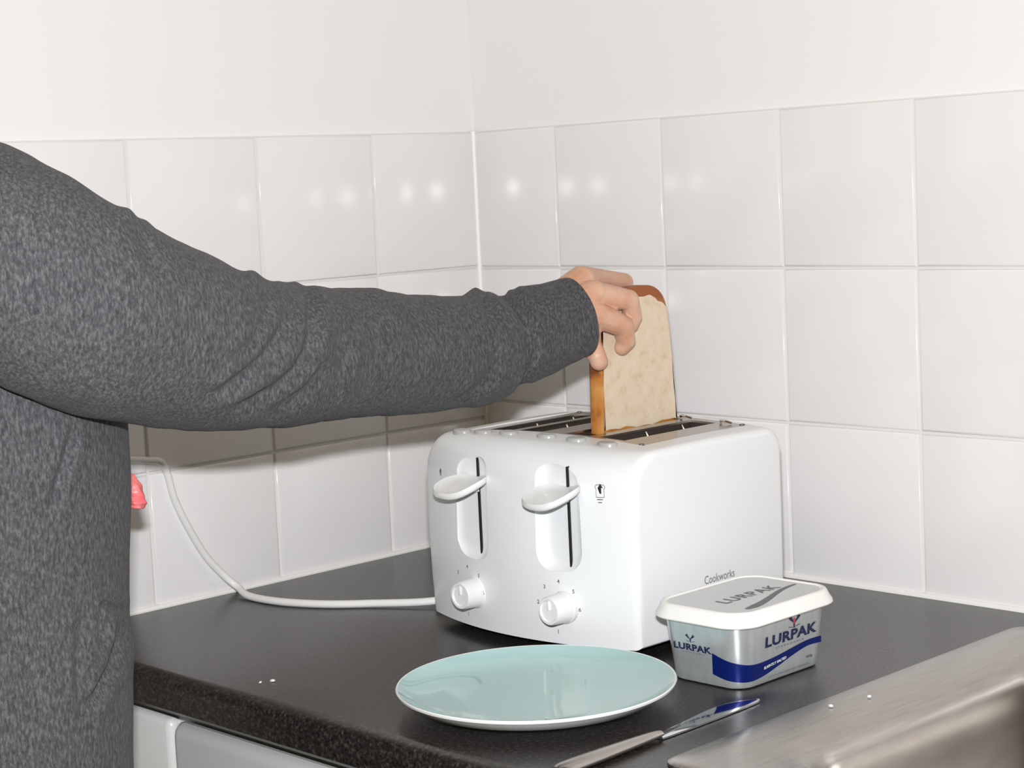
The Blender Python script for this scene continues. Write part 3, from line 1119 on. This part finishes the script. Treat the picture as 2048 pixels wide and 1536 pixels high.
# thumb lies over the top, its pad on the far face of the slice
thumb = [(H(1128, 592, 1.592), 0.0155), (H(1162, 560, 1.608), 0.0128), (H(1206, 560, 1.651), 0.0096), (H(1248, 565, 1.682), 0.0088)]
chain(bm, thumb)
index = [(mcp['i'], 0.0118), (H(1257, 600, 1.6125), 0.0094), (H(1266, 634, 1.6215), 0.0080), (H(1262, 650, 1.6245), 0.0070)]
middle = [(mcp['m'], 0.0122), (H(1246, 652, 1.6080), 0.0098), (H(1252, 682, 1.6170), 0.0084), (H(1244, 695, 1.6185), 0.0070)]
ring_f = [(mcp['r'], 0.0110), (H(1188, 686, 1.6060), 0.0066), (H(1194, 712, 1.6040), 0.0080), (H(1198, 723, 1.6060), 0.0082)]
pinky = [(mcp['p'], 0.0095), (H(1172, 690, 1.610), 0.0070), (H(1178, 703, 1.606), 0.0065)]
for c in (index, middle, ring_f, pinky):
    chain(bm, c)
hand_me = remesh(bm, 0.0011, 3, 0.45)

# ---- skin: rest of the body (mostly under clothes)
sh_r = at(95, 555, 1.168)
elbow_r = at(610, 720, 1.345)
HX = TORSO.x - 0.060
bm = bmesh.new()
chain(bm, [(sh_r, 0.036), (at(300, 662, 1.216), 0.038), (elbow_r, 0.034), (at(900, 705, 1.478), 0.030), (wrist0, 0.024)])
shz = sh_r.z
neck0 = Vector((HX, TORSO.y - 0.01, shz + 0.03))
headc = Vector((HX - 0.025, TORSO.y + 0.005, shz + 0.250))
chain(bm, [(Vector((TORSO.x, TORSO.y, -0.05)), 0.10), (Vector((TORSO.x, TORSO.y, 0.18)), 0.095), (Vector((TORSO.x, TORSO.y, shz - 0.06)), 0.10), (neck0, 0.055), (headc + Vector((0, -0.02, -0.05)), 0.05)])
sh_l = Vector((2 * TORSO.x - sh_r.x, TORSO.y - 0.01, shz))
capsule(bm, sh_r, sh_l, 0.035, 0.035)
hand_l = at(196, 985, 1.425)
el_l = Vector((0.082, -0.775, 0.115))
wr_l = hand_l + (el_l - hand_l).normalized() * 0.085
fd = (hand_l - wr_l).normalized()
chain(bm, [(sh_l, 0.05), (el_l, 0.036), (wr_l, 0.024)])
capsule(bm, wr_l, hand_l - fd * 0.02, 0.022, 0.024)
for k in range(4):
    b0 = hand_l - fd * 0.015 + Vector((0, 0, 0.026 - 0.017 * k))
    side = Vector((0.012, -0.016, 0))
    chain(bm, [(b0, 0.009), (b0 + fd * 0.028, 0.0088), (b0 + fd * 0.036 + side, 0.0082), (b0 + fd * 0.016 + side * 1.8, 0.0072)])
chain(bm, [(wr_l + fd * 0.03 + Vector((0.008, -0.012, 0.02)), 0.012), (wr_l + fd * 0.06 + Vector((0.014, -0.024, 0.034)), 0.0105), (wr_l + fd * 0.092 + Vector((0.014, -0.024, 0.026)), 0.009)])
for s in (-1, 1):
    hip = Vector((TORSO.x - 0.016 + s * 0.070, TORSO.y - 0.016, -0.10))
    knee = Vector((TORSO.x + s * 0.086, TORSO.y - 0.01, -0.47))
    ank = Vector((TORSO.x + s * 0.100, TORSO.y - 0.015, FLOOR_Z + 0.085))
    chain(bm, [(hip, 0.062), (knee, 0.050), (ank, 0.036), (ank + Vector((0.005 * s, 0.12, -0.05)), 0.03)])
ellipsoid(bm, headc, 0.073, 0.092, 0.108)
ellipsoid(bm, headc + Vector((0, 0.045, -0.062)), 0.050, 0.048, 0.045)
chain(bm, [(headc + Vector((0, 0.088, 0.012)), 0.009), (headc + Vector((0, 0.108, -0.026)), 0.013)])
for s in (-1, 1):
    ellipsoid(bm, headc + Vector((s * 0.074, -0.008, -0.012)), 0.010, 0.019, 0.031, 2)
    capsule(bm, headc + Vector((s * 0.014, 0.096, 0.026)), headc + Vector((s * 0.046, 0.082, 0.026)), 0.009, 0.007)
capsule(bm, headc + Vector((-0.018, 0.088, -0.062)), headc + Vector((0.018, 0.088, -0.062)), 0.0075, 0.0075)
body_me = remesh(bm, 0.0055, 4)
bm = bmesh.new()
bm.from_mesh(hand_me)
bm.from_mesh(body_me)
part('body', bm, 'skin', person, 180)
for s in (-1, 1):
    bm = bmesh.new()
    ellipsoid(bm, headc + Vector((s * 0.031, 0.080, 0.004)), 0.012, 0.010, 0.008, 3)
    e = part('eye', bm, 'eye', person, 180)
    bm = bmesh.new()
    ellipsoid(bm, headc + Vector((s * 0.031, 0.0885, 0.004)), 0.005, 0.0025, 0.005, 2)
    part('iris', bm, 'iris', e, 180)
bm = bmesh.new()
ellipsoid(bm, headc + Vector((0, -0.016, 0.018)), 0.084, 0.098, 0.106, 4)
for v in bm.verts:
    d = v.co - headc
    v.co += d.normalized() * 0.006 * mnoise(Vector((d.x * 60, d.y * 60, d.z * 14)))
    if d.y > 0.045 and d.z < 0.065:
        v.co.y = headc.y + 0.045
hr = part('hair', bm, 'hair', person, 180)


# ---- clothes
def seg_dist(p, a, b):
    ax, ay = a
    bx, by = b
    dx, dy = bx - ax, by - ay
    t = max(0, min(1, ((p[0] - ax) * dx + (p[1] - ay) * dy) / (dx * dx + dy * dy)))
    return math.hypot(p[0] - ax - t * dx, p[1] - ay - t * dy), t


def poly_fold(p, poly, width, depth):
    """soft groove with a raised lip beside it; depth fades at both ends"""
    best, bt = 1e9, 0
    n = len(poly) - 1
    m = 4.0 * width
    xs_, ys_ = [c[0] for c in poly], [c[1] for c in poly]
    if p[0] < min(xs_) - m or p[0] > max(xs_) + m or p[1] < min(ys_) - m or p[1] > max(ys_) + m:
        return 0.0
    for i, (a, b) in enumerate(zip(poly[:-1], poly[1:])):
        d, t = seg_dist(p, a, b)
        if d < best:
            best, bt = d, (i + t) / n
    fade = min(1, 4.5 * bt, 4.5 * (1 - bt)) if n > 0 else 1
    fade = max(fade, 0.0)
    g = math.exp(-(best / width) ** 2)
    lip = math.exp(-((best - 1.9 * width) / (1.1 * width)) ** 2)
    return depth * fade * (-g + 0.45 * lip)


def sleeve_mesh(stations, folds, per, nseg, flat, seed, bumps=(), hem=0.0):
    st = catmull(stations, per)
    ctr = [at(x, y, d) for x, y, h, d in st]
    rad = [h * d / F_PX for x, y, h, d in st]
    n = len(st)
    bm = bmesh.new()
    rings = []
    for i in range(n):
        t = (ctr[min(i + 1, n - 1)] - ctr[max(i - 1, 0)]).normalized()
        view = (ctr[i] - CAM).normalized()
        upv = view.cross(t).normalized()          # across the arm, in the image
        if upv.z < 0:
            upv = -upv
        dep = t.cross(upv).normalized()
        if dep.dot(view) > 0:
            dep = -dep                            # towards the camera
        ring = []
        for k in range(nseg):
            a = 2 * math.pi * k / nseg
            c, s = math.cos(a), math.sin(a)
            p = ctr[i] + rad[i] * (upv * s + dep * (c * flat))
            nrm = (upv * s * flat + dep * c).normalized()
            dsp = 0.0022 * mnoise(p * 22 + Vector((seed, 0, 0))) + 0.0007 * mnoise(p * 70 + Vector((seed, 3, 0)))
            if c > -0.35:
                q = to_px(p)
                for poly, w, dd in folds:
                    dsp += 1.6 * poly_fold(q, poly, w, dd) * min(1, (c + 0.35) / 0.35)
                for bx, by, br, bd in bumps:
                    dsp += bd * math.exp(-((q[0] - bx) ** 2 + (q[1] - by) ** 2) / (br * br))
            if hem and i > n - 8:
                dsp += hem * (1 if i > n - 7 else 0.3) * 0.0
            ring.append(p + nrm * dsp)
        rings.append(ring)
    # turn the open end inside so that the cloth has thickness
    for f in (0.95, 0.90):
        last = rings[-1] if f == 0.95 else rings[-2]
        c = sum(rings[-1 if f == 0.95 else -2], Vector()) / nseg
        rings.append([c + (p - c) * f for p in last])
    c = sum(rings[-3], Vector()) / nseg
    tdir = (ctr[-1] - ctr[-3]).normalized()
    rings.append([c + (p - c) * 0.88 - tdir * 0.03 for p in rings[-3]])
    add_rings(bm, rings, True, False)
    return bm


folds_s = [
    ([(604, 560), (622, 610), (626, 660), (617, 705), (596, 740), (555, 778), (500, 808), (440, 828)], 13, 0.0034),
    ([(575, 610), (560, 665), (535, 710), (495, 750), (450, 782), (400, 800)], 13, 0.0028),
    ([(536, 590), (530, 640), (510, 690), (470, 730)], 13, 0.0018),
    ([(648, 700), (640, 745), (605, 785), (560, 812), (505, 836)], 14, 0.0024),
    ([(690, 640), (685, 720), (660, 770), (620, 810)], 16, 0.0013),
    ([(890, 815), (930, 800), (965, 775), (990, 735), (1000, 690)], 12, 0.0022),
    ([(955, 585), (975, 610), (990, 650)], 12, 0.0022),
    ([(260, 440), (300, 500), (310, 560)], 16, 0.0015),
    ([(830, 600), (840, 680), (825, 760)], 20, 0.0008),
]
bumps_s = [(505, 553, 20, 0.004), (560, 566, 16, 0.0015), (955, 583, 22, 0.0052), (250, 432, 20, 0.003), (285, 450, 16, 0.002), (590, 572, 12, 0.002)]
part('sleeve', sleeve_mesh(SLV, folds_s, 22, 220, 0.86, 1.0, bumps_s), 'sweater', person, 180, 'right sleeve of heather grey jersey')
folds_c = [
    ([(1002, 578), (1022, 612), (1036, 650), (1040, 690), (1034, 728), (1018, 772)], 7, 0.0042),
    ([(1022, 576), (1052, 612), (1070, 655), (1072, 700)], 7, 0.0024),
    ([(1012, 640), (1018, 700), (1004, 775)], 6, 0.0032),
    ([(1078, 690), (1064, 730), (1042, 764)], 8, 0.0022),
    ([(1050, 720), (1030, 752), (1012, 780)], 6, 0.0022),
]
part('cuff', sleeve_mesh(CUF, folds_c, 20, 180, 0.84, 5.0), 'cuff', person, 180, 'grey sleeve cuff at the wrist')

# torso of the jersey: stacked ovals, the right edge of the belly hanging almost plumb
tors = [(-0.30, 0.172, 0.128), (-0.20, 0.174, 0.130), (-0.08, 0.172, 0.128), (0.04, 0.168, 0.125), (0.14, 0.166, 0.124), (0.23, 0.165, 0.122), (0.30, 0.160, 0.116), (shz - 0.015, 0.145, 0.100), (shz + 0.025, 0.115, 0.088), (shz + 0.060, 0.074, 0.070), (shz + 0.085, 0.062, 0.062)]
folds_t = [
    ([(262, 1222), (235, 1216), (212, 1210), (206, 1260), (204, 1290)], 9, 0.0022),
    ([(244, 1236), (240, 1290), (222, 1340), (190, 1390), (160, 1445)], 12, 0.0030),
    ([(165, 1215), (160, 1300), (158, 1380), (165, 1440)], 11, 0.0018),
    ([(155, 850), (140, 910), (118, 970), (100, 1020)], 11, 0.0020),
]
bm = bmesh.new()
rings = []
NT = 400
for (z, a, b) in catmull(tors, 34):
    c = Vector((TORSO.x, TORSO.y, z)) + Vector((RIGHT.x, RIGHT.y, 0)) * (0.075 * (max(-0.15, min(z, 0.25)) - 0.115)) \
        + Vector((-0.066, -0.016, 0)) * max(0.0, min(1.0, (z - (shz - 0.06)) / 0.085))
    # shift along the view's sideways axis so that the belly's edge leans with the stance
    ring = []
    for k in range(NT):
        an = 2 * math.pi * k / NT
        p = c + Vector((a * math.cos(an), b * math.sin(an), 0))
        nrm = Vector((math.cos(an) / a, math.sin(an) / b, 0)).normalized()
        dsp = 0.003 * mnoise(p * 14 + Vector((9, 0, 0)))
        if nrm.dot((CAM - p).normalized()) > -0.1:
            q = to_px(p)
            if q[0] > 60 and q[1] > 820:
                for poly, w, dd in folds_t:
                    dsp += 2.0 * poly_fold(q, poly, w, dd)
        ring.append(p + nrm * dsp)
    rings.append(ring)
add_rings(bm, rings, True, True)
part('jersey', bm, 'sweater', person, 180, 'loose heather grey jersey')
# left sleeve and cuff
bm = add_tube(bmesh.new(), [Vector(p) for p in catmull([tuple(sh_l + Vector((0.06, 0, 0.01))), tuple(sh_l), tuple(sh_l.lerp(el_l, 0.5)), tuple(el_l), tuple(el_l.lerp(wr_l, 0.5)), tuple(wr_l + (el_l - wr_l) * 0.12)], 6)], 0.056, 32)
part('sleeve', bm, 'sweater', person, 60, 'left sleeve of heather grey jersey')
bm = add_tube(bmesh.new(), [el_l.lerp(wr_l, 0.80), wr_l + (el_l - wr_l) * 0.02], 0.038, 32)
part('cuff', bm, 'cuff', person, 60)
# trousers and shoes
for s in (-1, 1):
    hip = Vector((TORSO.x - 0.016 + s * 0.070, TORSO.y - 0.016, -0.12))
    knee = Vector((TORSO.x + s * 0.086, TORSO.y - 0.01, -0.47))
    ank = Vector((TORSO.x + s * 0.100, TORSO.y - 0.015, FLOOR_Z + 0.05))
    pts = catmull([(*hip, 0.090), (*hip.lerp(knee, 0.5), 0.084), (*knee, 0.070), (*knee.lerp(ank, 0.5), 0.062), (*ank, 0.058)], 6)
    part('trouser_leg', add_tube(bmesh.new(), [Vector(p[:3]) for p in pts], [p[3] for p in pts], 32), 'trouser', person, 60)
    bm = bmesh.new()
    x = TORSO.x + s * 0.102
    rings = [rrect(x, TORSO.y + 0.045, w, d, r, FLOOR_Z + z, 8) for w, d, r, z in ((0.088, 0.262, 0.040, 0.0), (0.092, 0.268, 0.043, 0.012), (0.090, 0.262, 0.042, 0.030), (0.080, 0.235, 0.038, 0.055), (0.066, 0.16, 0.032, 0.080))]
    for r_ in rings[3:]:
        for v in r_:
            v.y -= 0.022 if r_ is rings[3] else 0.055
    part('shoe', add_rings(bmesh.new(), rings), 'shoe', person, 50)
tag(person, 'person in a heather grey jersey reaching out to hold a bread slice', 'person')

# ------------------------------------------------------------------ coral cloth bunched in the left hand
cl = [(196, 944, 0.0050), (216, 940, 0.0062), (238, 950, 0.0064), (254, 964, 0.0070), (264, 980, 0.0078), (267, 996, 0.0088), (267, 1008, 0.0092), (266, 1016, 0.0070)]
path = [(*at(x, y, 1.432), r) for x, y, r in cl]
bm = bmesh.new()
rings = []
pts = catmull(path, 6)
ctr = [Vector(p[:3]) for p in pts]
fr = frames(ctr)
for i, p in enumerate(pts):
    ring = []
    for k in range(28):
        a = 2 * math.pi * k / 28
        r = p[3] * (1 + 0.10 * math.sin(5 * a + 0.4 * i) + 0.06 * math.sin(i * 1.15))
        ring.append(ctr[i] + r * (fr[i][1] * math.cos(a) + fr[i][2] * math.sin(a)))
    rings.append(ring)
add_rings(bm, rings)
o = obj_bm('pink_cloth', bm, 'coral')
autosmooth(o, 70)
tag(o, 'coral pink bunched cloth poking out beside the grey jersey', 'cloth')
